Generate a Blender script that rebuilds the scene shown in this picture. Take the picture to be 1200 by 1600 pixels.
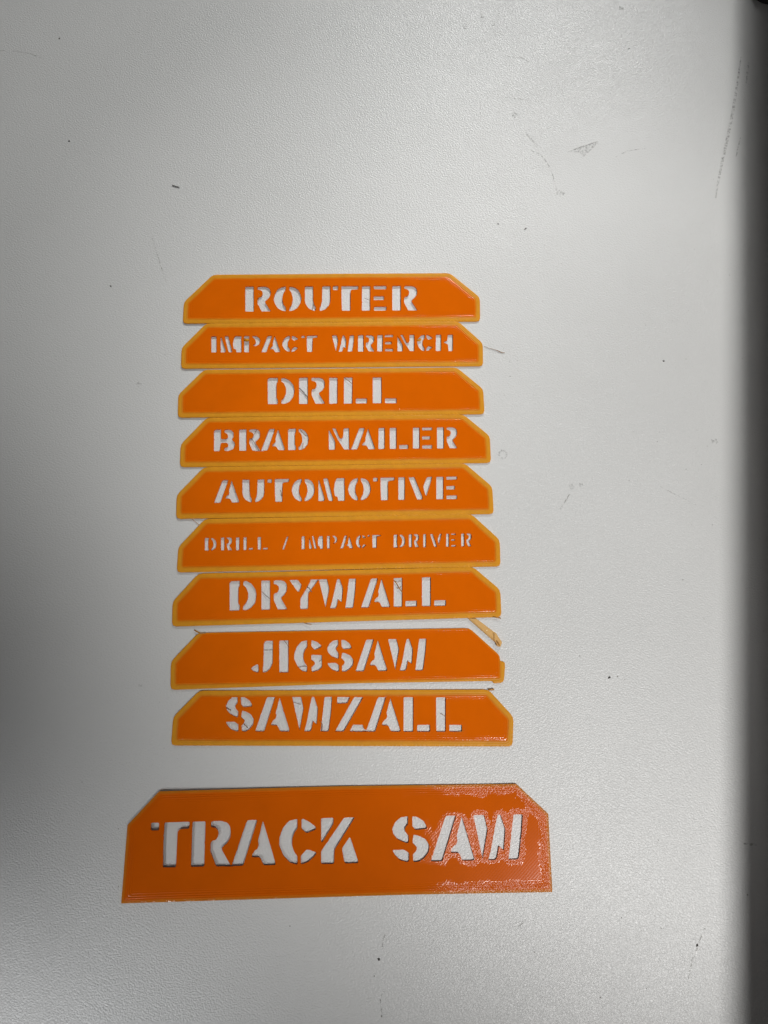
import bpy, math, random
import numpy as np
from mathutils import Vector
from mathutils.geometry import delaunay_2d_cdt

random.seed(7)
for o in list(bpy.data.objects):
    bpy.data.objects.remove(o, do_unlink=True)
scene = bpy.context.scene
COL = scene.collection
R = math.radians

# ------------------------------------------------------------------ camera
F_PX = 1208.0            # focal length in photo pixels (photo is 1200 x 1600)
TILT = R(14.4)
H = 0.338                # camera height above the worktop, metres
cd = bpy.data.cameras.new("camera")
cd.sensor_fit = 'VERTICAL'
cd.sensor_height = 36.0
cd.lens = 36.0 * F_PX / 1600.0
cd.clip_start = 0.005
cd.clip_end = 20.0
cam = bpy.data.objects.new("camera", cd)
cam.location = (0, 0, H)
cam.rotation_euler = (TILT, 0, 0)
COL.objects.link(cam)
scene.camera = cam

# ------------------------------------------------------------------ world + lamps
w = bpy.data.worlds.new("World")
scene.world = w
w.use_nodes = True
bg = w.node_tree.nodes["Background"]
bg.inputs[0].default_value = (0.97, 0.97, 1.0, 1)
bg.inputs[1].default_value = 0.063
scene.view_settings.view_transform = 'Standard'
scene.view_settings.look = 'None'
scene.view_settings.exposure = 0.0
scene.view_settings.gamma = 1.0


def lamp_at(name, kind, loc, target, power, color, **kw):
    ld = bpy.data.lights.new(name, kind)
    ld.energy = power
    ld.color = color
    for k, v in kw.items():
        setattr(ld, k, v)
    o = bpy.data.objects.new(name, ld)
    o.location = loc
    d = Vector(target) - Vector(loc)
    o.rotation_euler = d.to_track_quat('-Z', 'Y').to_euler()
    COL.objects.link(o)
    return o


def ray(u, v):
    x = (u - 600.0) / F_PX
    y = -(v - 800.0) / F_PX
    ca, sa = math.cos(TILT), math.sin(TILT)
    return (x, y * ca + sa, y * sa - ca)


def px(u, v, z=0.0):
    """photo pixel -> point on the horizontal plane at height z"""
    d = ray(u, v)
    k = (z - H) / d[2]
    return (d[0] * k, d[1] * k, z)


# the main overhead lamp, to the right and behind the photographer
lamp_at("key_lamp", 'SPOT', (0.37, -0.43, 1.18), px(1065, 850), 50, (1.0, 0.99, 0.975),
        spot_size=R(20.5), spot_blend=0.1, shadow_soft_size=0.085)  # cone narrowed so the left side falls dark
# added fill lamp to brighten the far end of the worktop
far = lamp_at("far_fill", 'SPOT', (0.48, 2.0, 1.3), px(400, -30), 600, (0.995, 1.0, 0.985),
        spot_size=R(20), spot_blend=0.85, shadow_soft_size=0.22)
far.scale = (1.0, 0.18, 1.0)      # squeezes the added fill's pool so the left side stays dark
# another added fill lamp, brightens the near left corner
lamp_at("near_fill", 'SPOT', (-0.55, -0.75, 1.0), px(-60, 1870), 42, (0.98, 0.99, 1.0),
        spot_size=R(13.2), spot_blend=1.0, shadow_soft_size=0.07)


# ------------------------------------------------------------------ material helpers
def new_mat(name):
    m = bpy.data.materials.new(name)
    m.use_nodes = True
    nt = m.node_tree
    b = nt.nodes["Principled BSDF"]
    return m, nt, b


class NT:
    def __init__(self, nt):
        self.nt = nt

    def n(self, kind, **kw):
        nd = self.nt.nodes.new(kind)
        for k, v in kw.items():
            if k.startswith("i_"):
                nd.inputs[k[2:].replace("_", " ")].default_value = v
            else:
                setattr(nd, k, v)
        return nd

    def l(self, a, b):
        self.nt.links.new(a, b)

    def math(self, op, a, b=None, c=None, clamp=False):
        nd = self.nt.nodes.new("ShaderNodeMath")
        nd.operation = op
        nd.use_clamp = clamp
        for i, x in enumerate((a, b, c)):
            if x is None:
                continue
            if isinstance(x, (int, float)):
                nd.inputs[i].default_value = x
            else:
                self.nt.links.new(x, nd.inputs[i])
        return nd.outputs[0]

    def ramp(self, fac, stops, interp='LINEAR'):
        nd = self.nt.nodes.new("ShaderNodeValToRGB")
        nd.color_ramp.interpolation = interp
        e = nd.color_ramp.elements
        while len(e) < len(stops):
            e.new(0.5)
        for i, (p, c) in enumerate(stops):
            e[i].position = p
            e[i].color = c if len(c) == 4 else (*c, 1)
        self.nt.links.new(fac, nd.inputs[0])
        return nd

    def mix(self, fac, a, b, blend='MIX'):
        nd = self.nt.nodes.new("ShaderNodeMix")
        nd.data_type = 'RGBA'
        nd.blend_type = blend
        if isinstance(fac, (int, float)):
            nd.inputs[0].default_value = fac
        else:
            self.nt.links.new(fac, nd.inputs[0])
        for i, x in ((6, a), (7, b)):
            if isinstance(x, tuple):
                nd.inputs[i].default_value = x if len(x) == 4 else (*x, 1)
            else:
                self.nt.links.new(x, nd.inputs[i])
        return nd.outputs[2]

    def noise(self, vec, scale, detail=2.0, rough=0.5, dist=0.0):
        nd = self.nt.nodes.new("ShaderNodeTexNoise")
        nd.inputs["Scale"].default_value = scale
        nd.inputs["Detail"].default_value = detail
        nd.inputs["Roughness"].default_value = rough
        nd.inputs["Distortion"].default_value = dist
        if vec is not None:
            self.nt.links.new(vec, nd.inputs["Vector"])
        return nd

    def mapping(self, vec, scale=(1, 1, 1), rot=(0, 0, 0)):
        nd = self.nt.nodes.new("ShaderNodeMapping")
        nd.inputs["Scale"].default_value = scale
        nd.inputs["Rotation"].default_value = rot
        self.nt.links.new(vec, nd.inputs["Vector"])
        return nd.outputs[0]


def mat_worktop():
    m, nt, b = new_mat("pebbled_grey_paint")
    k = NT(nt)
    tc = k.n("ShaderNodeTexCoord").outputs["Object"]
    big = k.noise(tc, 9, 4, 0.55).outputs[0]
    col = k.ramp(big, [(0.3, (0.600, 0.600, 0.588)), (0.7, (0.64, 0.64, 0.628))]).outputs[0]
    # fine pepper of dirt in the texture
    dirt = k.noise(tc, 700, 3, 0.6).outputs[0]
    dm = k.ramp(dirt, [(0.66, (0, 0, 0)), (0.76, (1, 1, 1))]).outputs[0]
    patch = k.noise(tc, 25, 3, 0.6).outputs[0]
    dm2 = k.math('MULTIPLY', dm, k.ramp(patch, [(0.45, (0, 0, 0)), (0.75, (1, 1, 1))]).outputs[0])
    col2 = k.mix(k.math('MULTIPLY', dm2, 0.5), col, (0.22, 0.21, 0.19))
    k.l(col2, b.inputs["Base Color"])
    b.inputs["Metallic"].default_value = 0.0
    rn = k.noise(tc, 40, 3, 0.5).outputs[0]
    k.l(k.math('MULTIPLY_ADD', rn, 0.08, 0.33), b.inputs["Roughness"])
    b.inputs["Specular IOR Level"].default_value = 0.6
    # orange-peel pebbling, slightly stretched
    mp = k.mapping(tc, (1, 1.25, 1), (0, 0, R(35)))
    h = k.noise(mp, 1250, 2, 0.55, 0.3).outputs[0]
    bp = k.n("ShaderNodeBump")
    bp.inputs["Strength"].default_value = 0.6
    bp.inputs["Distance"].default_value = 0.0004
    k.l(h, bp.inputs["Height"])
    k.l(bp.outputs[0], b.inputs["Normal"])
    return m


def mat_plastic(name, core, rim, rim_w, translucent, grainy=0.18, rough=0.13):
    """printed orange plastic; 'd' = mm in from the outer edge, 'dl' = mm from the nearest letter"""
    m, nt, b = new_mat(name)
    k = NT(nt)
    tc = k.n("ShaderNodeTexCoord").outputs["Object"]
    ad = k.n("ShaderNodeAttribute", attribute_name="d").outputs["Fac"]
    al = k.n("ShaderNodeAttribute", attribute_name="dl").outputs["Fac"]
    wn = k.noise(tc, 180, 3, 0.6).outputs[0]
    dn = k.math('ADD', ad, k.math('MULTIPLY_ADD', wn, 0.7, -0.35))
    f = k.math('DIVIDE', k.math('SUBTRACT', dn, rim_w - 1.05), 1.9, clamp=True)
    fs = k.ramp(f, [(0, (0, 0, 0)), (1, (1, 1, 1))], 'EASE').outputs[0]
    cn = k.noise(tc, 60, 4, 0.6).outputs[0]
    c1 = k.mix(cn, tuple(x * 0.88 for x in core), tuple(min(1, x * 1.12) for x in core))
    mot = k.noise(tc, 320, 3, 0.6).outputs[0]
    rimc = k.mix(mot, tuple(x * 0.85 for x in rim), tuple(min(1, x * 1.12) for x in rim))
    col = k.mix(fs, rimc, c1)
    k.l(col, b.inputs["Base Color"])
    # gloss mask: grainy top skin near the edge and around the letters, smooth in between
    gn = k.noise(tc, 120, 4, 0.6).outputs[0]
    nearest = k.math('MINIMUM', k.math('MULTIPLY', ad, 0.75), k.math('MULTIPLY', al, 1.5))
    gm = k.math('MULTIPLY_ADD', gn, 7.0, k.math('MULTIPLY', nearest, -1.0))
    grain = k.math('MULTIPLY', k.math('MULTIPLY', k.math('SUBTRACT', gm, 0.2), 1.4, clamp=True), grainy)
    if grainy > 0.5:
        sx = k.n("ShaderNodeSeparateXYZ")
        k.l(tc, sx.inputs[0])
        xm = k.math('ADD', sx.outputs[0], k.math('MULTIPLY_ADD', gn, 0.03, -0.015))
        grain = k.math('MULTIPLY', grain, k.math('DIVIDE', k.math('SUBTRACT', xm, 0.03), 0.03, clamp=True))
    # relief
    per = k.math('SINE', k.math('MULTIPLY', ad, 2 * math.pi / 0.86))
    perm = k.math('SUBTRACT', 1.0, k.math('DIVIDE', k.math('ABSOLUTE', k.math('SUBTRACT', ad, 2.4)), 2.6), clamp=True)
    perm = k.math('MULTIPLY', perm, k.math('MULTIPLY_ADD', k.noise(tc, 45, 2).outputs[0], 1.6, -0.3, clamp=True))
    lr = k.math('SINE', k.math('MULTIPLY', al, 2 * math.pi / 0.8))
    lrm = k.math('SUBTRACT', 1.0, k.math('DIVIDE', al, 1.8), clamp=True)
    mp = k.mapping(tc, (1, 1, 1), (0, 0, R(45)))
    wv = k.n("ShaderNodeTexWave", wave_type='BANDS', bands_direction='X')
    wv.inputs["Scale"].default_value = 330
    wv.inputs["Distortion"].default_value = 1.2
    wv.inputs["Detail"].default_value = 1
    k.l(mp, wv.inputs["Vector"])
    fine = k.noise(tc, 1150, 2, 0.7).outputs[0]
    h = k.math('MULTIPLY', k.math('MULTIPLY', per, perm), 1.3)
    h = k.math('ADD', h, k.math('MULTIPLY', k.math('MULTIPLY', lr, lrm), 0.12))
    h = k.math('ADD', h, k.math('MULTIPLY', k.math('SUBTRACT', wv.outputs["Fac"], 0.5), k.math('MULTIPLY_ADD', grain, 0.5, 0.05)))
    h = k.math('ADD', h, k.math('MULTIPLY', k.math('SUBTRACT', fine, 0.5), k.math('MULTIPLY_ADD', grain, 5.5, 0.04)))
    warp = k.noise(tc, 30, 2).outputs[0]
    h = k.math('ADD', h, k.math('MULTIPLY', warp, 0.8))
    bp = k.n("ShaderNodeBump")
    bp.inputs["Strength"].default_value = 0.6
    bp.inputs["Distance"].default_value = 0.00010
    k.l(h, bp.inputs["Height"])
    k.l(bp.outputs[0], b.inputs["Normal"])
    k.l(k.math('MULTIPLY_ADD', grain, 0.12, rough), b.inputs["Roughness"])
    k.l(k.math('MULTIPLY_ADD', grain, 0.26, 0.14), b.inputs["Specular IOR Level"])
    if translucent:
        out = nt.nodes["Material Output"]
        tr = k.n("ShaderNodeBsdfTranslucent")
        k.l(col, tr.inputs["Color"])
        mx = k.n("ShaderNodeMixShader")
        mx.inputs[0].default_value = translucent
        k.l(b.outputs[0], mx.inputs[1])
        k.l(tr.outputs[0], mx.inputs[2])
        k.l(mx.outputs[0], out.inputs[0])
    return m


def mat_plain(name, col, rough=0.6, var=0.25, scale=400):
    m, nt, b = new_mat(name)
    k = NT(nt)
    tc = k.n("ShaderNodeTexCoord").outputs["Object"]
    nz = k.noise(tc, scale, 3, 0.6).outputs[0]
    k.l(k.mix(nz, tuple(x * (1 - var) for x in col), tuple(min(1, x * (1 + var)) for x in col)), b.inputs["Base Color"])
    b.inputs["Roughness"].default_value = rough
    return m


def mat_smudge(name, col, density, scale=900):
    m, nt, b = new_mat(name)
    k = NT(nt)
    tc = k.n("ShaderNodeTexCoord").outputs["Object"]
    nz = k.noise(tc, scale, 4, 0.65).outputs[0]
    a = k.ramp(nz, [(0.5 - 0.12 * density, (0, 0, 0)), (0.66, (1, 1, 1))]).outputs[0]
    k.l(k.math('MULTIPLY', a, density), b.inputs["Alpha"])
    b.inputs["Base Color"].default_value = (*col, 1)
    b.inputs["Roughness"].default_value = 0.7
    return m


M_TOP = mat_worktop()
ORANGE = (0.68, 0.122, 0.0003)
AMBER = (0.80, 0.345, 0.022)
M_PANEL = mat_plastic("orange_print", ORANGE, AMBER, 2.25, 0)
M_BORDER = mat_plastic("amber_border", ORANGE, AMBER, 2.25, 0.2, 0.03, 0.38)
M_BIG = mat_plastic("orange_print_large", (0.62, 0.105, 0.0004), (0.62, 0.22, 0.02), 0.9, 0, 1.0)
M_BIGB = mat_plastic("amber_border_large", (0.62, 0.105, 0.0004), (0.62, 0.22, 0.02), 0.9, 0.15, 1.0)
M_STRAW = mat_plastic("straw_border", (0.85, 0.53, 0.2), (0.85, 0.53, 0.2), 2.0, 0.25)
M_HAIR = mat_plain("brown_strand", (0.24, 0.115, 0.04), 0.5)
M_GOLD = mat_plain("amber_strand", (0.45, 0.20, 0.03), 0.35)
M_DARK = mat_plain("dark_grime", (0.06, 0.055, 0.05), 0.7)
M_RUBBER = mat_plain("dark_rubber", (0.035, 0.034, 0.033), 0.55, 0.3, 150)
M_SMUDGE = mat_smudge("grey_smudge", (0.26, 0.255, 0.24), 0.45)
M_SCUFF = mat_smudge("grey_scuff", (0.3, 0.29, 0.26), 0.5, 700)


# ------------------------------------------------------------------ object helpers
def link_mesh(name, verts, faces, mat, parent=None, smooth=False, attrs=None):
    me = bpy.data.meshes.new(name)
    me.from_pydata([tuple(v) for v in verts], [], faces)
    if attrs:
        for an, vals in attrs.items():
            a = me.attributes.new(an, 'FLOAT', 'POINT')
            a.data.foreach_set("value", np.asarray(vals, dtype=np.float32))
    if smooth:
        me.polygons.foreach_set("use_smooth", [True] * len(me.polygons))
    me.materials.append(mat)
    me.update()
    o = bpy.data.objects.new(name, me)
    COL.objects.link(o)
    if parent:
        o.parent = parent
    return o


def tube(name, pts, rad, mat, parent=None, sides=6, taper=None):
    """a bent strand through pts (world or parent-local coordinates)"""
    vs, fs = [], []
    n = len(pts)
    P = [Vector(p) for p in pts]
    for i, p in enumerate(P):
        t = (P[min(i + 1, n - 1)] - P[max(i - 1, 0)]).normalized()
        up = Vector((0, 0, 1))
        a = t.cross(up)
        if a.length < 1e-6:
            a = Vector((1, 0, 0))
        a.normalize()
        b = a.cross(t)
        r = rad * (taper[i] if taper else 1)
        for k in range(sides):
            an = 2 * math.pi * k / sides
            vs.append(p + a * (math.cos(an) * r) + b * (math.sin(an) * r))
    for i in range(n - 1):
        for k in range(sides):
            k2 = (k + 1) % sides
            fs.append((i * sides + k, i * sides + k2, (i + 1) * sides + k2, (i + 1) * sides + k))
    fs.append(tuple(range(sides - 1, -1, -1)))
    fs.append(tuple((n - 1) * sides + k for k in range(sides)))
    return link_mesh(name, vs, fs, mat, parent, smooth=True)


def inside(poly, pts):
    x, y = pts[:, 0], pts[:, 1]
    res = np.zeros(len(pts), bool)
    n = len(poly)
    for i in range(n):
        x1, y1 = poly[i]
        x2, y2 = poly[(i + 1) % n]
        if y1 == y2:
            continue
        c = ((y1 > y) != (y2 > y)) & (x < (x2 - x1) * (y - y1) / (y2 - y1) + x1)
        res ^= c
    return res


def dist_to(poly, pts):
    best = np.full(len(pts), 1e9)
    n = len(poly)
    for i in range(n):
        a = np.array(poly[i]); b = np.array(poly[(i + 1) % n])
        ab = b - a
        L = max(float(ab @ ab), 1e-18)
        t = np.clip(((pts - a) @ ab) / L, 0, 1)
        q = a + t[:, None] * ab
        best = np.minimum(best, np.hypot(*(pts - q).T))
    return best


def offset(poly, d):
    """move every edge of a polygon inward by d (outward when negative)"""
    P = [np.array(p, float) for p in poly]
    n = len(P)
    area = sum(P[i][0] * P[(i + 1) % n][1] - P[(i + 1) % n][0] * P[i][1] for i in range(n))
    s = 1 if area > 0 else -1
    out = []
    for i in range(n):
        a, b, c = P[i - 1], P[i], P[(i + 1) % n]
        e1 = (b - a) / max(np.linalg.norm(b - a), 1e-12)
        e2 = (c - b) / max(np.linalg.norm(c - b), 1e-12)
        n1 = np.array((-e1[1], e1[0])) * s
        n2 = np.array((-e2[1], e2[0])) * s
        m = n1 + n2
        L = m @ m
        m = m * (2 / L) if L > 0.3 else m / max(np.sqrt(L), 1e-6) * 1.5
        out.append(tuple(b + m * d))
    return out


def soften(poly, c):
    """cut each corner at distance c so that corners come out slightly round"""
    out = []
    n = len(poly)
    for i in range(n):
        a = np.array(poly[i - 1], float); b = np.array(poly[i], float); q = np.array(poly[(i + 1) % n], float)
        la, lq = np.linalg.norm(a - b), np.linalg.norm(q - b)
        ca, cq = min(c, la * 0.3), min(c, lq * 0.3)
        p1 = b + (a - b) / max(la, 1e-9) * ca
        p2 = b + (q - b) / max(lq, 1e-9) * cq
        mid = (p1 + p2) * 0.25 + b * 0.5
        out += [tuple(p1), tuple(mid), tuple(p2)]
    return out


def resample(poly, step):
    out = []
    n = len(poly)
    for i in range(n):
        a = np.array(poly[i]); b = np.array(poly[(i + 1) % n])
        k = max(1, int(np.linalg.norm(b - a) / step))
        for j in range(k):
            out.append(tuple(a + (b - a) * j / k))
    return out


def sheet(name, outline, holes, mat, parent, ztop, thick, dfun, dlfun, grid=0.0012, rings=(), zoff=None, wall_mat=None):
    """solid plate: outline and holes are polygons in metres in the parent's plane.
    ztop(pts) -> height of the top face; the bottom lies 'thick' lower."""
    loops = [resample(outline, 0.002)] + [resample(h, 0.002) for h in holes]
    verts, edges = [], []
    for lp in loops:
        s = len(verts)
        verts += [Vector(p) for p in lp]
        edges += [(s + i, s + (i + 1) % len(lp)) for i in range(len(lp))]
    extra = []
    for rg in rings:
        extra += [p for p in resample(offset(outline, rg), 0.0016)]
    o = np.array(outline)
    if grid:
        gx = np.arange(o[:, 0].min(), o[:, 0].max(), grid)
        gy = np.arange(o[:, 1].min(), o[:, 1].max(), grid)
        g = np.array(np.meshgrid(gx, gy)).reshape(2, -1).T
        g = g + (np.random.RandomState(3).rand(*g.shape) - 0.5) * grid * 0.3
        extra += [tuple(p) for p in g]
    if extra:
        E = np.array(extra)
        ok = inside(outline, E) & (dist_to(outline, E) > 0.00008)
        for h in holes:
            ok &= ~inside(h, E) & (dist_to(h, E) > 0.00015)
        verts += [Vector(p) for p in E[ok]]
    vo, eo, fo, _, _, _ = delaunay_2d_cdt(verts, edges, [], 0, 1e-7)
    V = np.array([tuple(v) for v in vo])
    T = np.array([f for f in fo if len(f) == 3])
    cen = V[T].mean(axis=1)
    keep = inside(outline, cen)
    for h in holes:
        keep &= ~inside(h, cen)
    T = T[keep]
    used = np.unique(T)
    remap = -np.ones(len(V), int)
    remap[used] = np.arange(len(used))
    V = V[used]; T = remap[T]
    a, b, c = V[T[:, 0]], V[T[:, 1]], V[T[:, 2]]
    cr = (b[:, 0] - a[:, 0]) * (c[:, 1] - a[:, 1]) - (b[:, 1] - a[:, 1]) * (c[:, 0] - a[:, 0])
    T[cr < 0] = T[cr < 0][:, ::-1]
    n = len(V)
    zt = ztop(V)
    zb = zt - thick
    if zoff is not None:
        zt = zt + zoff(V)
    top = np.c_[V, zt]; bot = np.c_[V, zb]
    faces = [tuple(int(i) for i in t) for t in T] + [tuple(int(i) + n for i in t[::-1]) for t in T]
    es = set()
    for t in T:
        for i in range(3):
            es.add((int(t[i]), int(t[(i + 1) % 3])))
    for (i, j) in es:
        if (j, i) not in es:
            faces.append((j, i, i + n, j + n))
    verts3 = np.r_[top, bot]
    d = dfun(V); dl = dlfun(V)
    return link_mesh(name, verts3, faces, mat, parent, attrs={"d": np.r_[d, d], "dl": np.r_[dl, dl]})


# ------------------------------------------------------------------ the worktop
EA = np.array(px(1207, 0)[:2]); EB = np.array(px(1230, 1600)[:2])
EU = (EA - EB) / np.linalg.norm(EA - EB)          # along the foot of the added shadow panel
EN = np.array((EU[1], -EU[0]))                    # outward, to the right


def top_z(x, y):
    return 0.0


def on_top(u, v, lift=0.0):
    z = 0.0
    for _ in range(12):
        p = px(u, v, z)
        z = 0.5 * z + 0.5 * (top_z(p[0], p[1]) + lift)
    return (p[0], p[1], z)


def slab(name, s0, s1, t0, t1, z0, z1, mat, bev=0.002):
    import bmesh
    bm = bmesh.new()
    vs = []
    for z in (z0, z1):
        for s_, t_ in ((s0, t0), (s1, t0), (s1, t1), (s0, t1)):
            p = EB + EU * t_ + EN * s_
            vs.append(bm.verts.new((p[0], p[1], z)))
    for f in ((3, 2, 1, 0), (4, 5, 6, 7), (0, 1, 5, 4), (1, 2, 6, 5), (2, 3, 7, 6), (3, 0, 4, 7)):
        bm.faces.new([vs[i] for i in f])
    bmesh.ops.recalc_face_normals(bm, faces=bm.faces)
    bmesh.ops.bevel(bm, geom=list(bm.edges), offset=bev, segments=3, affect='EDGES')
    me = bpy.data.meshes.new(name)
    bm.to_mesh(me); bm.free()
    me.materials.append(mat)
    o = bpy.data.objects.new(name, me)
    COL.objects.link(o)
    o["kind"] = "structure"
    return o


WORKTOP = slab("worktop", -1.0, 0.06, -0.9, 1.3, -0.03, 0.0, M_TOP)
WORKTOP["label"] = "pale grey pebbled worktop under the orange signs"
# unseen upright panel, added past the right edge to cast the dark band
SHADOW_PANEL_H = 0.092
side = slab("shadow_panel", 0.0, 0.018, -0.88, 1.28, 0.0005, SHADOW_PANEL_H, mat_plain("grey_brown_panel", (0.42, 0.39, 0.36), 0.6, 0.2, 60), 0.003)
side["label"] = "unseen grey-brown panel added on the right to cast the dark band"

# ------------------------------------------------------------------ stencil letters, unit boxes (x right, y up)
def mir(p):
    return [(1 - x, y) for x, y in reversed(p)]

_OL = [(.43, 1), (.44, .87), (.35, .72), (.31, .5), (.35, .28), (.44, .13), (.44, 0), (.3, .03), (.15, .13), (.05, .3), (0, .5), (.04, .7), (.13, .87), (.27, .97)]
_CL = [(.49, 1), (.49, .79), (.41, .71), (.35, .57), (.35, .42), (.40, .28), (.49, .18), (.49, 0), (.3, .04), (.12, .2), (.01, .42), (.01, .58), (.1, .8), (.27, .96)]
_UL = [(0, 1), (.32, 1), (.33, .42), (.37, .24), (.43, .13), (.42, 0), (.30, .02), (.15, .10), (.04, .25), (0, .42)]
_BOWL = [(.48, .97), (.52, 1), (.75, 1), (.90, .96), (.98, .86), (1, .75), (.98, .62), (.90, .50), (.79, .42), (.77, .37), (1, .02), (.98, 0), (.64, 0), (.48, .33), (.48, .52), (.52, .57), (.60, .58), (.66, .64), (.68, .72), (.66, .80), (.60, .85), (.48, .87)]


def box(a, b, c, d):
    return [(a, c), (b, c), (b, d), (a, d)]

G = {
 'R': [box(0, .34, 0, 1), _BOWL],
 'O': [_OL, mir(_OL)],
 'U': [_UL, mir(_UL)],
 'T': [box(0, .21, .83, 1), [(.34, 1), (1, 1), (.98, .85), (.74, .84), (.69, .79), (.69, 0), (.36, 0), (.34, .5)]],
 'E': [box(0, .34, 0, 1), box(.48, 1, .85, 1), box(.48, .90, .42, .59), box(.49, 1, 0, .17)],
 'I': [box(0, 1, 0, 1)],
 'M': [[(0, .94), (.03, .94), (.23, .12), (.24, .04), (.2, 0), (0, 0)], [(.18, 1), (.36, 1), (.55, .06), (.53, 0), (.40, 0), (.34, .2)],
       [(.69, 1), (1, 1), (.98, .76), (1, .65), (1, 0), (.74, 0), (.73, .18), (.63, .22), (.585, .5), (.62, .8)]],
 'P': [box(0, .31, 0, 1), [(.52, 1), (.7, 1), (.9, .9), (1, .7), (.92, .48), (.75, .38), (.55, .37), (.53, .42), (.67, .5), (.73, .65), (.65, .8), (.5, .93)]],
 'A': [[(.36, 1), (.58, 1), (.26, 0), (0, 0), (.01, .05), (.32, .95)],
       [(.70, .97), (.72, .94), (1, .03), (.98, 0), (.73, 0), (.70, .05), (.65, .16), (.61, .18), (.45, .18), (.47, .26), (.53, .34), (.58, .36), (.61, .45), (.59, .55), (.62, .65)]],
 'C': [_CL, [(.59, .98), (.63, 1), (.8, .93), (.97, .81), (.98, .76), (.73, .68), (.60, .78)], [(.58, 0), (.75, .04), (.92, .16), (1, .25), (.79, .32), (.72, .32), (.58, .19)]],
 'K': [[(0, 1), (.34, 1), (.33, .87), (.02, .46), (0, .5)], [(.62, 1), (.91, 1), (.36, .3), (.35, .02), (.33, 0), (0, 0), (0, .28)],
       [(.76, .57), (.79, .55), (1, .03), (.98, 0), (.66, 0), (.62, .05), (.56, .33)]],
 'S': [[(.42, 1), (.42, .82), (.35, .76), (.33, .70), (.38, .62), (.44, .58), (.44, .42), (.38, .41), (.15, .5), (.03, .62), (0, .74), (.08, .88), (.22, .98)],
       [(.53, 1), (.66, .99), (.85, .88), (.92, .76), (.92, .72), (.62, .70), (.54, .78)],
       [(.56, .6), (.68, .58), (.88, .5), (.99, .35), (.97, .2), (.84, .07), (.7, 0), (.56, 0), (.55, .17), (.64, .24), (.66, .32), (.6, .37), (.54, .42)],
       [(0, .27), (.3, .28), (.45, .2), (.45, .02), (.4, 0), (.2, .05), (.06, .18)]],
 'W': [[(0, 1), (.22, 1), (.29, .67), (.19, .02)],
       [(.49, 1), (.55, 1), (.65, .67), (.62, .2), (.52, .31), (.48, .05), (.44, 0), (.30, 0), (.36, .25), (.45, .8)],
       [(.81, 1), (1, 1), (.98, .6), (.92, .03), (.89, 0), (.71, 0), (.74, .3)]],
 'D': [[(0, .95), (.05, 1), (.38, 1), (.38, .83), (.33, .78), (.33, .23), (.38, .17), (.38, .03), (.34, 0), (0, 0)],
       [(.5, .98), (.6, 1), (.8, .9), (.96, .7), (1, .5), (.95, .25), (.8, .08), (.62, 0), (.5, .02), (.5, .15), (.6, .24), (.68, .4), (.68, .6), (.6, .78), (.5, .86)]],
 'L': [box(0, .37, 0, 1), box(.51, 1, 0, .2)],
 'B': [[(0, .95), (.08, 1), (.33, 1), (.33, .57), (.42, .55), (.58, .57), (.67, .66), (.65, .78), (.5, .86), (.48, .95), (.55, 1), (.78, .98), (.93, .85), (.92, .65), (.84, .52), (.98, .4), (1, .25), (.9, .08), (.7, 0), (.52, 0), (.48, .08), (.5, .15), (.65, .2), (.68, .32), (.6, .38), (.35, .38), (.31, .32), (.28, 0), (0, 0)]],
 'N': [[(0, .92), (.03, .88), (.28, .45), (.32, .3), (.32, .05), (.28, 0), (0, 0)], [(.16, 1), (.33, 1), (.55, .52), (.68, .56), (.71, .65), (.72, 1), (1, 1), (1, 0), (.75, 0), (.45, .45)]],
 'H': [box(0, .31, 0, 1), [(.7, 1), (1, 1), (1, 0), (.74, 0), (.7, .4), (.62, .44), (.47, .5), (.48, .57), (.6, .62), (.68, .67)]],
 'G': [[(x * .94, y) for x, y in _CL], [(.6, .98), (.62, 1), (.8, .94), (.95, .83), (.96, .78), (.72, .69), (.6, .82)],
       [(.6, .52), (.64, .54), (.97, .52), (.98, .15), (.85, .05), (.62, 0), (.6, .14), (.66, .2), (.73, .25), (.72, .32), (.6, .38)]],
 'J': [[(0, .13), (.05, .18), (.28, .27), (.34, .24), (.36, .05), (.32, 0), (.12, .05)], [(.58, .93), (.66, 1), (1, 1), (.98, .3), (.86, .12), (.72, .03), (.53, 0), (.56, .3)]],
 'Z': [[(.07, 1), (.52, 1), (.43, .82), (.07, .81)], [(.67, 1), (.99, 1), (.3, 0), (0, 0), (.02, .05), (.62, .93)], [(.5, 0), (.62, .2), (.97, .2), (.99, .08), (1.04, .05), (1.12, .06), (1.12, 0)]],
 'V': [[(0, 1), (.25, 1), (.6, .1), (.59, 0), (.38, 0), (.33, .1)], [(.78, 1), (1, 1), (.97, .9), (.75, .15), (.7, .2), (.62, .55), (.66, .7)]],
 'Y': [[(0, 1), (.28, 1), (.42, .83), (.41, .75), (.33, .58), (.28, .6)], [(.75, 1), (1.02, 1), (.95, .92), (.66, .52), (.65, .03), (.6, 0), (.38, 0), (.38, .37), (.6, .72)]],
 '/': [[(.66, 1), (1, 1), (.36, 0), (0, 0)]],
}

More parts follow.
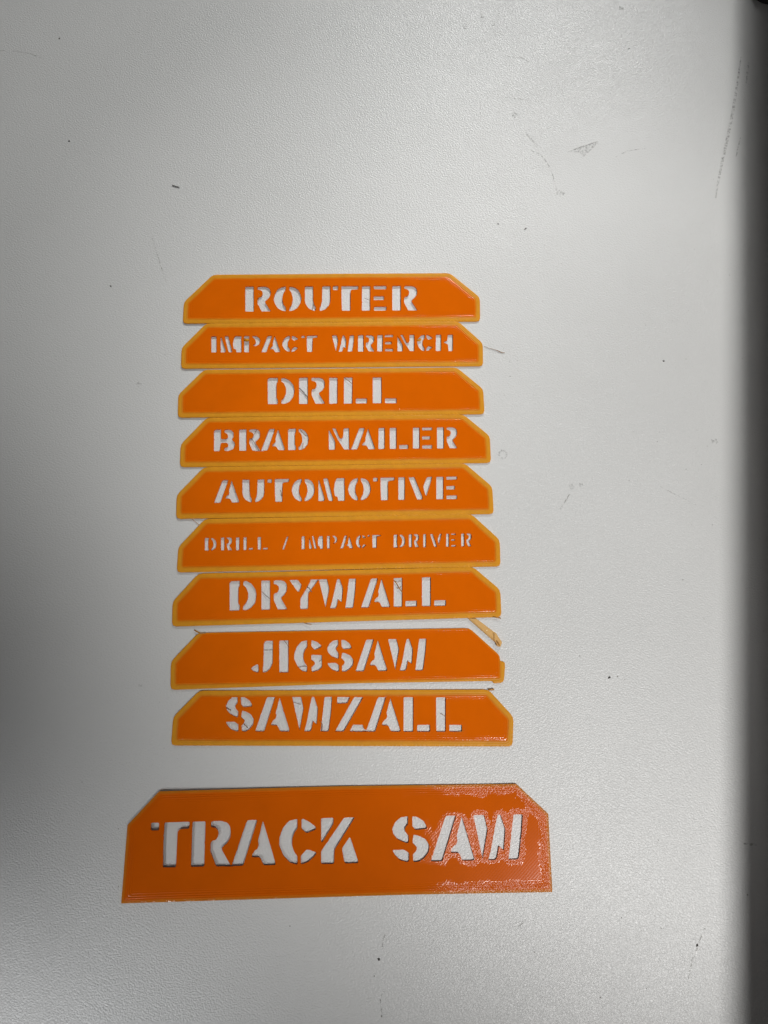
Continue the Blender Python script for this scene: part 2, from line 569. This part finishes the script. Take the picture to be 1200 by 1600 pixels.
# every sign: outline corners in the photo TL, TR, R-upper, BR, BL, L-upper; letters (char, x0, x1);
# baseline rows (x, ytop, ybot)
SIGNS = [
 dict(word="router", label="orange stencil sign reading ROUTER, topmost of the stack",
      out=[(332.5, 429), (703, 426.5), (750, 464.5), (750.3, 501), (285.4, 504.3), (287, 472)],
      let=[('R', 383.1, 423.1), ('O', 427.5, 471.3), ('U', 476.5, 516.3), ('T', 520, 560.3), ('E', 565.6, 604), ('R', 612.9, 651.9)],
      rows=[(383, 447.5, 487), (652, 446, 485)], bd=7.5),
 dict(word="impact wrench", label="orange stencil sign reading IMPACT WRENCH, second from the top",
      out=[(322, 506), (716, 502.7), (754.4, 536), (755, 571.7), (282.6, 575.7), (283.5, 543.5)],
      let=[('I', 330, 338.3), ('M', 344.7, 377.5), ('P', 381.3, 407), ('A', 408.3, 438), ('C', 440.8, 466.3), ('T', 470.8, 496.2),
           ('W', 518.4, 553.4), ('R', 559.5, 585), ('E', 589.6, 614.5), ('N', 621, 647.4), ('C', 651.8, 676.3), ('H', 681, 707.8)],
      rows=[(330, 525, 550.8), (708, 522.4, 548.6)], bd=7.5),
 dict(word="drill", label="orange stencil sign reading only DRILL in large letters",
      out=[(318.8, 577.6), (713.5, 573.9), (755, 607.8), (757.3, 646), (277.6, 651.5), (278.2, 616.8)],
      let=[('D', 418.3, 460.4), ('R', 467.4, 507.7), ('I', 514.5, 527.5), ('L', 537.4, 573.7), ('L', 582.3, 620)],
      rows=[(418, 590, 631.8), (620, 589, 630)], bd=8),
 dict(word="brad nailer", label="orange stencil sign reading BRAD NAILER, below the large DRILL one",
      out=[(323, 653.3), (724.2, 648.2), (765.5, 681.3), (767.4, 722), (280.8, 728.8), (282, 694.3)],
      let=[('B', 334.2, 367.5), ('R', 373.8, 406.7), ('A', 408.2, 445.3), ('D', 450.3, 482.5), ('N', 513.8, 545.7), ('A', 548.5, 586.2),
           ('I', 591.5, 601.3), ('L', 609, 638), ('E', 645.3, 675.5), ('R', 682.8, 714.4)],
      rows=[(334, 671, 705), (714, 667, 700.5)], bd=8,
      fuse=[[(398, 703.7), (412, 703.6), (412, 705), (398, 705)], [(538, 701.2), (553, 701), (553, 702.6), (538, 702.6)]]),
 dict(word="automotive", label="orange stencil sign reading AUTOMOTIVE, in the middle of the stack",
      out=[(318.7, 730.6), (726.2, 724.5), (769.3, 760.5), (771.7, 802), (274.8, 809.7), (275.8, 773.5)],
      let=[('A', 334.2, 373.7), ('U', 378.8, 413.3), ('T', 418, 452.2), ('O', 455.8, 492), ('M', 497.5, 539), ('O', 544, 579.5),
           ('T', 583, 617), ('I', 622.5, 632.7), ('V', 638, 675.7), ('I', 0, 0), ('E', 682, 714.3)],
      rows=[(334, 750, 786), (714, 744.2, 779.8)], bd=8.5),
 dict(word="drill impact driver", label="orange stencil sign reading DRILL / IMPACT DRIVER in the smallest letters",
      out=[(320.3, 811.6), (736.7, 804), (781, 843.5), (782.2, 884), (275.8, 893.5), (278.4, 854.8)],
      let=[('D', 319.5, 339), ('R', 344.8, 363.2), ('I', 368.2, 374.6), ('L', 380, 396.2), ('L', 402.2, 419), ('/', 440.2, 451.7),
           ('I', 470.8, 477), ('M', 482.7, 505.3), ('P', 510.8, 527.8), ('A', 531.3, 551.9), ('C', 555.6, 573), ('T', 574, 596),
           ('D', 614.7, 634), ('R', 638.5, 655.4), ('I', 661, 666.5), ('V', 671.5, 691), ('E', 696.8, 713.1), ('R', 720.3, 737.5)],
      rows=[(319, 840, 861), (738, 832.8, 854.3)], bd=8.5, thin=0.45),
 dict(word="drywall", label="orange stencil sign reading DRYWALL, with a clear gap under it",
      out=[(310, 897), (739.3, 886.6), (781.8, 921.7), (783.7, 964), (268.5, 979), (269.5, 940.3)],
      let=[('D', 358.7, 401), ('R', 408.2, 448.7), ('Y', 452, 497.8), ('W', 498, 556.7), ('A', 564.4, 609.7), ('L', 615.3, 651.4), ('L', 659.5, 697)],
      rows=[(358, 908, 954.4), (697, 901.3, 946.6)], bd=8.5,
      fuse=[[(484, 905.6), (506, 905.2), (506, 906.9), (484, 907)]]),
 dict(word="jigsaw", label="orange stencil sign reading JIGSAW, its border broken away on the right",
      out=[(310, 988.6), (733.5, 981.2), (780.2, 1023.2), (781.8, 1033), (789.7, 1034.5), (787.5, 1066.5), (771, 1068), (770, 1064), (560, 1067.5), (266, 1078), (266.8, 1033.6)],
      panel=[(317.5, 989.6), (733, 982.2), (779.6, 1024), (781, 1059.3), (274.5, 1069.5), (275, 1037)],
      let=[('J', 391.9, 426.9), ('I', 436.5, 451), ('G', 459.4, 504.4), ('S', 511.3, 552.8), ('A', 555.6, 605.3), ('W', 606.5, 666.3)],
      rows=[(391, 1001.5, 1051.5), (666, 998, 1047.5)], bd=8),
 dict(word="reciprocating", label="orange stencil sign at the foot of the stack, directly above the wide separate one",
      out=[(311.3, 1079), (763.2, 1077.3), (802.6, 1120.4), (801, 1166.5), (267, 1165), (270.5, 1120.2)],
      let=[('S', 352.8, 397.3), ('A', 399, 452.7), ('W', 456.6, 518.9), ('Z', 523.7, 568.5), ('A', 572.5, 625.9), ('L', 630.7, 672.2), ('L', 681.5, 722)],
      rows=[(352, 1088.5, 1142.8), (722, 1089.8, 1143.4)], bd=8.5, txt="SAWZALL"),
 dict(word="track saw", label="wide separate orange stencil sign reading TRACK SAW, glossy on its right half",
      out=[(249.4, 1236), (530, 1228.3), (806.5, 1224.6), (856.5, 1271.5), (863.3, 1394), (640, 1398), (190, 1411.2), (200.2, 1288.5)],
      let=[('T', 235, 296.3), ('R', 300, 361), ('A', 363, 431), ('C', 435.8, 495.3), ('K', 501.8, 560), ('S', 612.9, 671.6), ('A', 673.4, 741.5), ('W', 739.6, 816.9)],
      rows=[(235, 1285.2, 1355.5), (530, 1277.5, 1349.5), (817, 1272.2, 1342.8)], bd=2.5, big=True,
      fuse=[[(352, 1351.5), (366, 1351.2), (366, 1353.3), (352, 1353.5)]]),
]

THICK = 0.0008


def build_sign(S):
    big = S.get('big', False)
    zt = THICK + 0.0001
    raw = list(S['out'])
    if S['word'] in ('impact wrench', 'brad nailer', 'automotive', 'drill impact driver', 'drywall'):
        raw[0] = (raw[0][0], raw[0][1] - 0.9); raw[1] = (raw[1][0], raw[1][1] - 0.9)
    if S['word'] in ('router', 'drill', 'brad nailer', 'automotive', 'drill impact driver'):
        raw[3] = (raw[3][0], raw[3][1] + 0.9); raw[4] = (raw[4][0], raw[4][1] + 0.9)
    w2 = lambda p: np.array(px(p[0], p[1], zt)[:2])
    bl, br = (raw[4], raw[3]) if len(raw) == 6 else (((266, 1078), (787.5, 1066.5)) if not big else (raw[6], raw[4]))
    A, B = w2(bl), w2(br)
    cen = (A + B) / 2
    ang = math.atan2(B[1] - A[1], B[0] - A[0])
    ca, sa = math.cos(-ang), math.sin(-ang)

    def loc(p):
        q = w2(p) - cen
        return (q[0] * ca - q[1] * sa, q[0] * sa + q[1] * ca)

    root = bpy.data.objects.new("stencil_sign", None)
    root.empty_display_size = 0.01
    root.location = (cen[0], cen[1], 0)
    root.rotation_euler = (0, 0, ang)
    COL.objects.link(root)
    root["label"] = S['label']
    root["category"] = "stencil sign"
    root["group"] = "orange plastic stencil signs"

    outline = [loc(p) for p in raw]
    if outline and sum(outline[i][0] * outline[(i + 1) % len(outline)][1] - outline[(i + 1) % len(outline)][0] * outline[i][1] for i in range(len(outline))) < 0:
        outline = outline[::-1]
    mm = 0.00029
    bw = S['bd'] * mm
    if 'panel' in S:
        panel = [loc(p) for p in S['panel']][::-1]
    else:
        panel = offset(outline, bw)
    outline = soften(outline, 0.0018 if not big else 0.0004)
    panel = soften(panel, 0.0005)
    # letters
    rows = S['rows']
    rx = [r[0] for r in rows]; rt = [r[1] for r in rows]; rb = [r[2] for r in rows]
    rnd = random.Random(S['word'])
    holes = []
    for ch, x0, x1 in S['let']:
        if x1 <= x0:
            continue
        for piece in G[ch]:
            pts = []
            for gx, gy in piece:
                u = x0 + gx * (x1 - x0)
                tt = np.interp(u, rx, rt); bb = np.interp(u, rx, rb)
                j = 0.22 if not big else 0.15
                v = bb + (tt - bb) * gy
                if big:
                    u += (gy - 0.5) * np.interp(u, [235, 420], [4.0, 0])
                pts.append(loc((u + rnd.uniform(-j, j), v + rnd.uniform(-j, j))))
            # a few nicks along the longer edges, as the torn supports left them
            out = []
            for i in range(len(pts)):
                a = np.array(pts[i]); b = np.array(pts[(i + 1) % len(pts)])
                out.append(tuple(a))
                L = np.linalg.norm(b - a)
                if L > 0.003 and rnd.random() < 0.35:
                    t = rnd.uniform(0.15, 0.8)
                    nrm = np.array((-(b - a)[1], (b - a)[0])) / L
                    s = rnd.choice((-1, 1)) * rnd.uniform(0.00008, 0.00022)
                    out += [tuple(a + (b - a) * (t - 0.035)), tuple(a + (b - a) * t + nrm * s), tuple(a + (b - a) * (t + 0.04))]
            pg = soften(out, 0.00042 if not big else 0.00055)
            if S.get('thin'):
                pg = offset(pg, S['thin'] * mm)
            holes.append(pg)
    for fz in S.get('fuse', []):
        holes.append([loc(p) for p in fz])

    xs = [p[0] for p in outline]; ys = [p[1] for p in outline]
    xmin, xmax, ymin, ymax = min(xs), max(xs), min(ys), max(ys)

    # gentle warp of the printed plate
    p1, p2 = rnd.uniform(0, 6), rnd.uniform(0, 6)

    def ztop(V):
        X = (V[:, 0] - xmin) / (xmax - xmin); Y = (V[:, 1] - ymin) / (ymax - ymin)
        wv = 0.00006 * (np.sin(X * 7 + p1) + np.sin(X * 15 + p2) * 0.5 + 1.5)
        if big:
            e = np.clip((0.62 - X) / 0.62, 0, 1)
            wv = wv + e ** 1.6 * 0.0010 * (0.8 + 0.45 * Y)
            wv = wv + np.clip((X - 0.85) / 0.15, 0, 1) * 0.0006 * Y
        return zt + wv

    seg = {}

    def dfun(V):
        din = dist_to(panel, V); ins = inside(panel, V)
        wmm = (bw * 1000)
        return np.where(ins, wmm + din * 1000, np.maximum(0, wmm - din * 1000))

    def dl(V):
        best = np.full(len(V), 1.0)
        for h in holes:
            hh = np.array(h)
            m = (V[:, 0] > hh[:, 0].min() - 0.012) & (V[:, 0] < hh[:, 0].max() + 0.012)
            if m.any():
                best[m] = np.minimum(best[m], dist_to(h, V[m]))
        return np.minimum(best * 1000, 12.0)

    mp, mb = (M_BIG, M_BIGB) if big else (M_PANEL, M_BORDER)
    sheet("panel", panel, holes, mp, root, ztop, THICK, dfun, dl, grid=0.0011)

    def edge_drop(V):
        d = dist_to(outline, V)
        return -0.00004 - 0.00016 * np.clip(1 - d / 0.0004, 0, 1) ** 2

    inner = offset(panel, 0.00035)
    sheet("border", outline, [inner], mb, root, ztop, THICK - 0.00005, dfun, lambda V: np.full(len(V), 12.0), grid=0.0009,
          rings=(0.00018, 0.0004, 0.0007), zoff=edge_drop)
    return root, loc


ROOTS = {}
for S in SIGNS:
    ROOTS[S['word']] = build_sign(S)


# ------------------------------------------------------------------ plastic strings left across the letters (parts of their sign)
def string_on(word, pts, rad=0.00011, mat=None, z=None):
    root, loc = ROOTS[word]
    P = []
    for i, p in enumerate(pts):
        q = loc(p)
        P.append((q[0], q[1], (z if z is not None else THICK + 0.0001) + random.uniform(-0.0001, 0.0001)))
    tube("plastic_string", P, rad, mat or M_GOLD, root, 5)


string_on("drill", [(468, 606), (474, 612), (482, 622)], 0.00022, mat_plain("grey_strand", (0.22, 0.2, 0.18), 0.6), 0.0006)
string_on("drill", [(538, 590), (545, 595), (552, 601)], 0.0001)
string_on("brad nailer", [(401, 672), (396, 681), (392, 688)], 0.00009, M_HAIR)
string_on("brad nailer", [(391, 682), (398, 692), (406, 706)], 0.00012, M_HAIR)
string_on("brad nailer", [(469, 671), (477, 681), (482, 680)], 0.00009, M_HAIR)
string_on("brad nailer", [(474, 692), (472, 702), (478, 700)], 0.00009)
string_on("drywall", [(409, 924), (414, 929), (421, 935)], 0.00014, mat_plain("grey_strand_b", (0.25, 0.22, 0.2), 0.6), 0.0006)
string_on("drywall", [(480, 917), (484, 920), (487, 925)], 0.0002, mat_plain("grey_strand_c", (0.22, 0.16, 0.13), 0.6), 0.0012)
string_on("drywall", [(616, 907), (620, 912), (624, 919), (629, 926)], 0.00018)
string_on("drywall", [(616, 908), (622, 910), (627, 908)], 0.0001)
string_on("drywall", [(621, 919), (625, 920), (627, 916)], 0.00013)
string_on("drywall", [(562, 948), (566, 944), (565, 940)], 0.0001)
string_on("drywall", [(472, 972), (480, 975), (487, 976)], 0.0001)
string_on("jigsaw", [(444, 1001), (448, 1006), (452, 1012)], 0.00014, M_HAIR)
string_on("jigsaw", [(413, 1016), (420, 1016), (427, 1015.5)], 0.00008, M_HAIR)
string_on("jigsaw", [(464, 1043), (471, 1042), (479, 1041)], 0.0001, M_HAIR)
string_on("jigsaw", [(499, 1034), (502, 1031), (505, 1032)], 0.0001, M_HAIR)
string_on("jigsaw", [(303.5, 984.3), (308, 987), (313, 989.5), (322, 989.5)], 0.0003)
string_on("reciprocating", [(354, 1106), (357, 1108), (361, 1110.5)], 0.00018, M_HAIR)
string_on("reciprocating", [(381, 1131), (384, 1134), (387, 1137)], 0.00018, M_HAIR)
string_on("reciprocating", [(458, 1097), (464, 1099), (471, 1101)], 0.00009, M_HAIR)
string_on("reciprocating", [(499, 1125), (504, 1132), (503, 1142)], 0.00013, M_HAIR)
string_on("reciprocating", [(688, 1115), (694, 1118), (700, 1124), (704, 1123)], 0.00009)
string_on("reciprocating", [(712, 1145), (718, 1143), (725, 1142)], 0.00012)
string_on("reciprocating", [(763, 1077.5), (767, 1077.5), (772, 1077)], 0.0004)
string_on("router", [(517, 455), (520, 466), (517, 472)], 0.00008)
string_on("router", [(578, 470), (580, 474), (581, 474)], 0.0001)
string_on("router", [(570, 466), (575, 468), (580, 470)], 0.00008, M_HAIR)
string_on("router", [(404, 458), (406, 463), (403, 469)], 0.00013)
string_on("router", [(488, 486), (489, 478), (491, 475)], 0.00009, M_HAIR)
string_on("router", [(505, 485), (509, 483), (512, 479)], 0.0001, M_HAIR)
string_on("impact wrench", [(382, 531), (386, 532), (389, 531)], 0.0007, M_BORDER)
string_on("impact wrench", [(651, 531), (655, 532), (658, 530)], 0.0005, M_BORDER)
string_on("drill impact driver", [(562, 842), (568, 841), (576, 839)], 0.00015)
string_on("automotive", [(438, 766), (440, 770), (440, 775)], 0.00014)
string_on("drywall", [(770, 963.5), (778, 965), (782.5, 966)], 0.00025)


def wstring(u0, v0, pts, rad, mat, name, label, cat, taper=None, lift=0.0003):
    P = [on_top(a, b, lift) for a, b in pts]
    b0 = Vector(P[0])
    o = tube(name, [Vector(p) - b0 for p in P], rad, mat, None, 5, taper)
    o.location = b0
    o["label"] = label
    o["category"] = cat
    return o


wstring(0, 0, [(756, 541), (763, 543.5), (772, 546), (779, 548.5), (784, 551), (789, 551)], 0.00016, M_HAIR, "loose_fibre",
        "thin brown fibre lying on the worktop beside the IMPACT WRENCH sign", "fibre", [.5, .6, .7, 1.1, 1.2, .6])
wstring(0, 0, [(269, 289), (274, 291), (280.5, 292.5)], 0.0002, M_DARK, "loose_hair",
        "short black hair lying alone on the worktop above and left of the stack", "hair")
wstring(0, 0, [(300, 811), (305, 815), (311, 820)], 0.0001, M_GOLD, "loose_thread",
        "tiny pale thread in the notch left of the AUTOMOTIVE and DRILL / IMPACT DRIVER signs", "thread")


# ------------------------------------------------------------------ broken-off strip of border
def build_strip():
    pts = [(730.5, 965.5), (744.5, 966.5), (775.5, 990), (779.5, 997), (784.5, 1003.5), (781.5, 1011), (776, 1009.5), (774.5, 1004.5)]
    c = np.array(px(757, 985, 0.001)[:2])
    pg = [tuple(np.array(px(u, v, 0.001)[:2]) - c) for u, v in pts][::-1]
    root = bpy.data.objects.new("broken_strip", None)
    root.location = (c[0], c[1], 0)
    root.empty_display_size = 0.01
    COL.objects.link(root)
    root["label"] = "snapped-off amber strip of border lying between the DRYWALL and JIGSAW signs"
    root["category"] = "plastic strip"
    pg = soften(pg, 0.0004)

    def zt(V):
        return 0.0014 + 0.0006 * (V[:, 0] > 0.004)

    def zo(V):
        d = dist_to(pg, V)
        return -0.0005 * np.clip(1 - d / 0.0006, 0, 1) ** 2
    sheet("strip_body", pg, [], M_STRAW, root, zt, 0.0012, lambda V: dist_to(pg, V) * 1000 * 1.5, lambda V: np.full(len(V), 12.0), grid=0.0007,
          rings=(0.0002, 0.0004), zoff=zo)
    # the torn, darker amber tip bent up at its lower end
    P = [np.array(px(u, v, 0.0022)) - np.array((c[0], c[1], 0)) for u, v in [(776, 1001), (779, 1005), (781, 1009)]]
    tube("torn_tip", P, 0.00035, M_GOLD, root, 6, [0.5, 1, 0.6])


build_strip()


# ------------------------------------------------------------------ marks on the worktop (parts of it)
def ribbon(name, pts, widths, mat, lift=0.00004, closed=False):
    P = [Vector(on_top(u, v, lift)) for u, v in pts]
    vs, fs = [], []
    n = len(P)
    for i, p in enumerate(P):
        a = P[(i + 1) % n] if (closed or i < n - 1) else p
        b = P[i - 1] if (closed or i > 0) else p
        t = (a - b).normalized()
        s = Vector((-t.y, t.x, 0)).normalized()
        wd = widths[i] if isinstance(widths, (list, tuple)) else widths
        for q in (p + s * wd / 2, p - s * wd / 2):
            vs.append((q.x, q.y, top_z(q.x, q.y) + lift))
    rng = n if closed else n - 1
    for i in range(rng):
        j = (i + 1) % n
        fs.append((2 * i, 2 * i + 1, 2 * j + 1, 2 * j))
    return link_mesh(name, vs, fs, mat, WORKTOP)


def dense(pts, k=4):
    out = []
    for i in range(len(pts) - 1):
        for j in range(k):
            t = j / k
            out.append((pts[i][0] * (1 - t) + pts[i + 1][0] * t, pts[i][1] * (1 - t) + pts[i + 1][1] * t))
    return out + [pts[-1]]


ribbon("ring_mark", [(785.5 + 6 * math.cos(a), 710 + 6.3 * math.sin(a)) for a in np.linspace(0, 2 * math.pi, 20, endpoint=False)],
       0.0009, M_SMUDGE, closed=True)


def blob_mark(u, v, ru, rv, mat=None, seed=0):
    rn = random.Random(seed + int(u))
    pts = []
    for k in range(14):
        a = 2 * math.pi * k / 14
        f = rn.uniform(0.6, 1.15)
        pts.append((u + ru * f * math.cos(a), v + rv * f * math.sin(a)))
    P = [on_top(a, b, 0.00005) for a, b in pts]
    c = on_top(u, v, 0.00005)
    return link_mesh("smudge", [c] + P, [(0, 1 + i, 1 + (i + 1) % 14) for i in range(14)], mat or M_SMUDGE, WORKTOP)


for a in [(893.5, 760, 4.5, 5), (908, 757.5, 3.5, 3), (217, 601, 4, 5), (220, 1071, 4, 3), (752, 26, 5, 5), (971, 13, 5, 4), (726, 43, 4, 3), (772, 38, 3, 4),
          (805, 179, 5, 6), (1116, 690, 6, 5), (876, 302, 7, 5), (796, 565, 3, 2)]:
    blob_mark(*a)
TRI = [on_top(u, v, 0.00005) for u, v in [(886, 238), (905, 230), (936, 221), (925, 233), (912, 245), (905, 238)]]
link_mesh("scuff", TRI, [tuple(range(6))], M_SMUDGE, WORKTOP)
SC = [
 ([(821, 207), (829, 216), (840, 229)], .0011), ([(828, 234), (843, 241), (850, 247), (858, 260), (864, 275), (868, 290), (870, 302)], .0007),
 ([(888, 237), (910, 229), (934, 221)], .0008), ([(1158, 88), (1152, 130), (1145, 175), (1138, 210), (1130, 245), (1122, 285), (1118, 310)], .0016),
 ([(1170, 95), (1166, 130)], .001), ([(1157, 215), (1150, 245)], .0008),
 ([(0, 79), (25, 80), (48, 84), (65, 91)], .0006), ([(160, 102), (166, 110), (169, 121)], .0006), ([(892, 769), (884, 782), (875, 796)], .0006),
 ([(237, 368), (245, 395), (252, 418), (262, 445)], .0004), ([(1107, 1438), (1094, 1468), (1082, 1500), (1074, 1534)], .0007),
 ([(602, 1458), (598, 1470), (597, 1482)], .0006), ([(600, 1548), (594, 1560), (597, 1590)], .0005), ([(962, 245), (980, 236), (1012, 231)], .0005),
 ([(780, 152), (800, 153), (850, 160)], .0004), ([(793, 88), (815, 90), (825, 96)], .0006), ([(820, 1438), (812, 1448), (808, 1452)], .0006),
 ([(1162, 1318), (1182, 1320)], .001), ([(750, 158), (752, 190)], .0003), ([(1031, 760), (1060, 775), (1090, 790)], .0003)]
for pts, wd in SC:
    d = dense(pts)
    ribbon("scratch", d, [wd * (0.35 + 0.65 * math.sin(math.pi * (i + .5) / len(d))) for i in range(len(d))], M_SCUFF)

# ------------------------------------------------------------------ crumbs and dust
SPECK = [(49, 229, .8), (245, 95, .7), (367, 113, .7), (499, 68, .8), (527, 25, .6), (277, 167, .6), (128, 185, .6), (284, 167, .6),
         (319, 200, .7), (340, 337, .6), (313, 343, .8), (475, 342, .9), (654, 4, .9), (838, 11, .9), (1049, 155, .9), (1097, 142, .5),
         (1115, 280, .6), (851, 384, .6), (869, 384, .6), (702, 413, .7), (1072, 561, 1.0), (1009, 508, .8), (1076, 485, .7), (1106, 439, .7), (797, 470, .8), (848, 470, .6), (877, 412, .8),
         (797, 588, 1.0), (1031, 675, .8), (1027, 690, .8), (1105, 697, .8), (1096, 726, .9), (1072, 733, .9), (983, 751, .8), (1113, 820, .8), (1081, 820, .7),
         (965, 1057, .9), (976, 1061, .8), (1067, 906, 1.0), (1100, 967, .8), (971, 1434, 1.1), (1033, 1450, 1.0), (938, 1558, 1.2),
         (1142, 1092, .8), (1168, 1398, 1.2), (1193, 986, .9), (1029, 1313, 1.0), (88, 587, 1.0), (258, 554, .9), (118, 802, .7), (257, 756, .6), (128, 1222, .9), (185, 1295, .7), (185, 1385, .8),
         (453, 1447, 1.0), (585, 1525, 1.0), (596, 1588, 1.1), (835, 1488, 1.0), (787, 545, .6), (1140, 430, .7), (1190, 300, .7), (1160, 560, .8), (906, 1025, .8), (1103, 150, .5), (420, 60, .5), (620, 60, .5), (560, 330, .5), (90, 50, .5), (1010, 1545, 0.9), (740, 560, 0.6), (808, 563, .7)]


def crumb_geo(r, sx=1, sy=1, ang=0.0, seed=0):
    rn = random.Random(seed)
    vs, fs = [], []
    rings = [(0.0, 1.0), (0.45, 0.85), (0.8, 0.4)]
    n = 7
    for z, q in rings:
        for k in range(n):
            a = 2 * math.pi * k / n
            f = q * rn.uniform(.75, 1.2)
            x, y = math.cos(a) * f * r * sx, math.sin(a) * f * r * sy
            vs.append((x * math.cos(ang) - y * math.sin(ang), x * math.sin(ang) + y * math.cos(ang), z * r * min(sx, sy)))
    vs.append((0, 0, r * 0.95 * min(sx, sy)))
    for j in range(2):
        for k in range(n):
            k2 = (k + 1) % n
            fs.append((j * n + k, j * n + k2, (j + 1) * n + k2, (j + 1) * n + k))
    for k in range(n):
        fs.append((2 * n + k, 2 * n + (k + 1) % n, 3 * n))
    return vs, fs


vs, fs = [], []
rn = random.Random(11)
for i, (u, v, s) in enumerate(SPECK):
    p = on_top(u, v)
    a, b = crumb_geo(0.00024 * s, rn.uniform(.8, 1.5), rn.uniform(.6, 1), rn.uniform(0, 3), i)
    o = len(vs)
    vs += [(x + p[0], y + p[1], z + p[2]) for x, y, z in a]
    fs += [tuple(o + t for t in f) for f in b]
for i in range(260):
    u, v = rn.uniform(0, 1190), rn.uniform(0, 1600)
    if 262 < u < 810 and 420 < v < 1175 or 180 < u < 875 and 1215 < v < 1420:
        continue
    p = on_top(u, v)
    a, b = crumb_geo(0.00009 * rn.uniform(.6, 1.2), 1, 1, 0, 900 + i)
    o = len(vs)
    vs += [(x + p[0], y + p[1], z + p[2]) for x, y, z in a]
    fs += [tuple(o + t for t in f) for f in b]
dust = link_mesh("dust", vs, fs, mat_plain("grey_dust", (0.25, 0.24, 0.22), 0.8))
dust["kind"] = "stuff"
dust["label"] = "fine dark dust specks scattered over the pale worktop"

CR = [
 (93, 60, 2.0, 1.3, "dark crumb on the worktop, the one nearest the top left corner"),
 (108, 220.5, 1.9, 1.4, "black crumb near the left edge of the worktop, below the top left one"),
 (173, 447, 2.2, 1.1, "elongated black crumb on the worktop left of the ROUTER sign"),
 (821, 357.5, 3.0, 1.0, "long black crumb on the worktop above and right of the ROUTER sign"),
 (778.5, 350, 1.8, 1.0, "small dark crumb just left of the long black one above the stack"),
 (983, 76, 2.2, .9, "narrow dark crumb alone near the top of the worktop, right of centre"),
 (1037, 564, 1.7, 1.5, "round black crumb on the worktop between the stack and the shaded right side"),
 (952, 1058.5, 2.3, 1.7, "dark crumb on the worktop right of the JIGSAW sign"),
 (1089.5, 1477, 2.2, 1.5, "dark crumb on a long scratch near the bottom right corner"),
 (592, 1499, 2.2, 1.6, "dark crumb on the worktop below the wide TRACK SAW sign"),
]
for i, (u, v, sx, sy, lab) in enumerate(CR):
    p = on_top(u, v)
    a, b = crumb_geo(0.00028, sx, sy, R([30, -20, -50, 40, -15, 80, -20, 20, 60, -60][i]), 50 + i)
    o = link_mesh("crumb", a, b, M_DARK)
    o.location = p
    o["label"] = lab
    o["category"] = "crumb"
    o["group"] = "dark crumbs scattered on the worktop"

# ------------------------------------------------------------------ dark rounded thing cut off by the top right corner
def build_knob():
    import bmesh
    c = on_top(1199, -12)
    bm = bmesh.new()
    r, h = 0.0085, 0.006
    prof = [(0, h), (r * .6, h), (r * .85, h * .9), (r * .97, h * .65), (r, h * .35), (r * .97, 0.0), (r * .97, -0.012)]
    n = 28
    ringv = []
    for (q, z) in prof[1:]:
        ringv.append([bm.verts.new((q * math.cos(2 * math.pi * k / n), q * math.sin(2 * math.pi * k / n), z)) for k in range(n)])
    topv = bm.verts.new((0, 0, h))
    for k in range(n):
        bm.faces.new((topv, ringv[0][k], ringv[0][(k + 1) % n]))
    for a, b in zip(ringv, ringv[1:]):
        for k in range(n):
            bm.faces.new((a[k], b[k], b[(k + 1) % n], a[(k + 1) % n]))
    bm.faces.new(list(reversed(ringv[-1])))
    for f in bm.faces:
        f.smooth = True
    me = bpy.data.meshes.new("rubber_knob")
    bm.to_mesh(me); bm.free()
    me.materials.append(M_RUBBER)
    o = bpy.data.objects.new("rubber_knob", me)
    COL.objects.link(o)
    o.location = (c[0], c[1], c[2])
    o["label"] = "dark grey rounded object cut off by the top right corner"
    o["category"] = "knob"


build_knob()
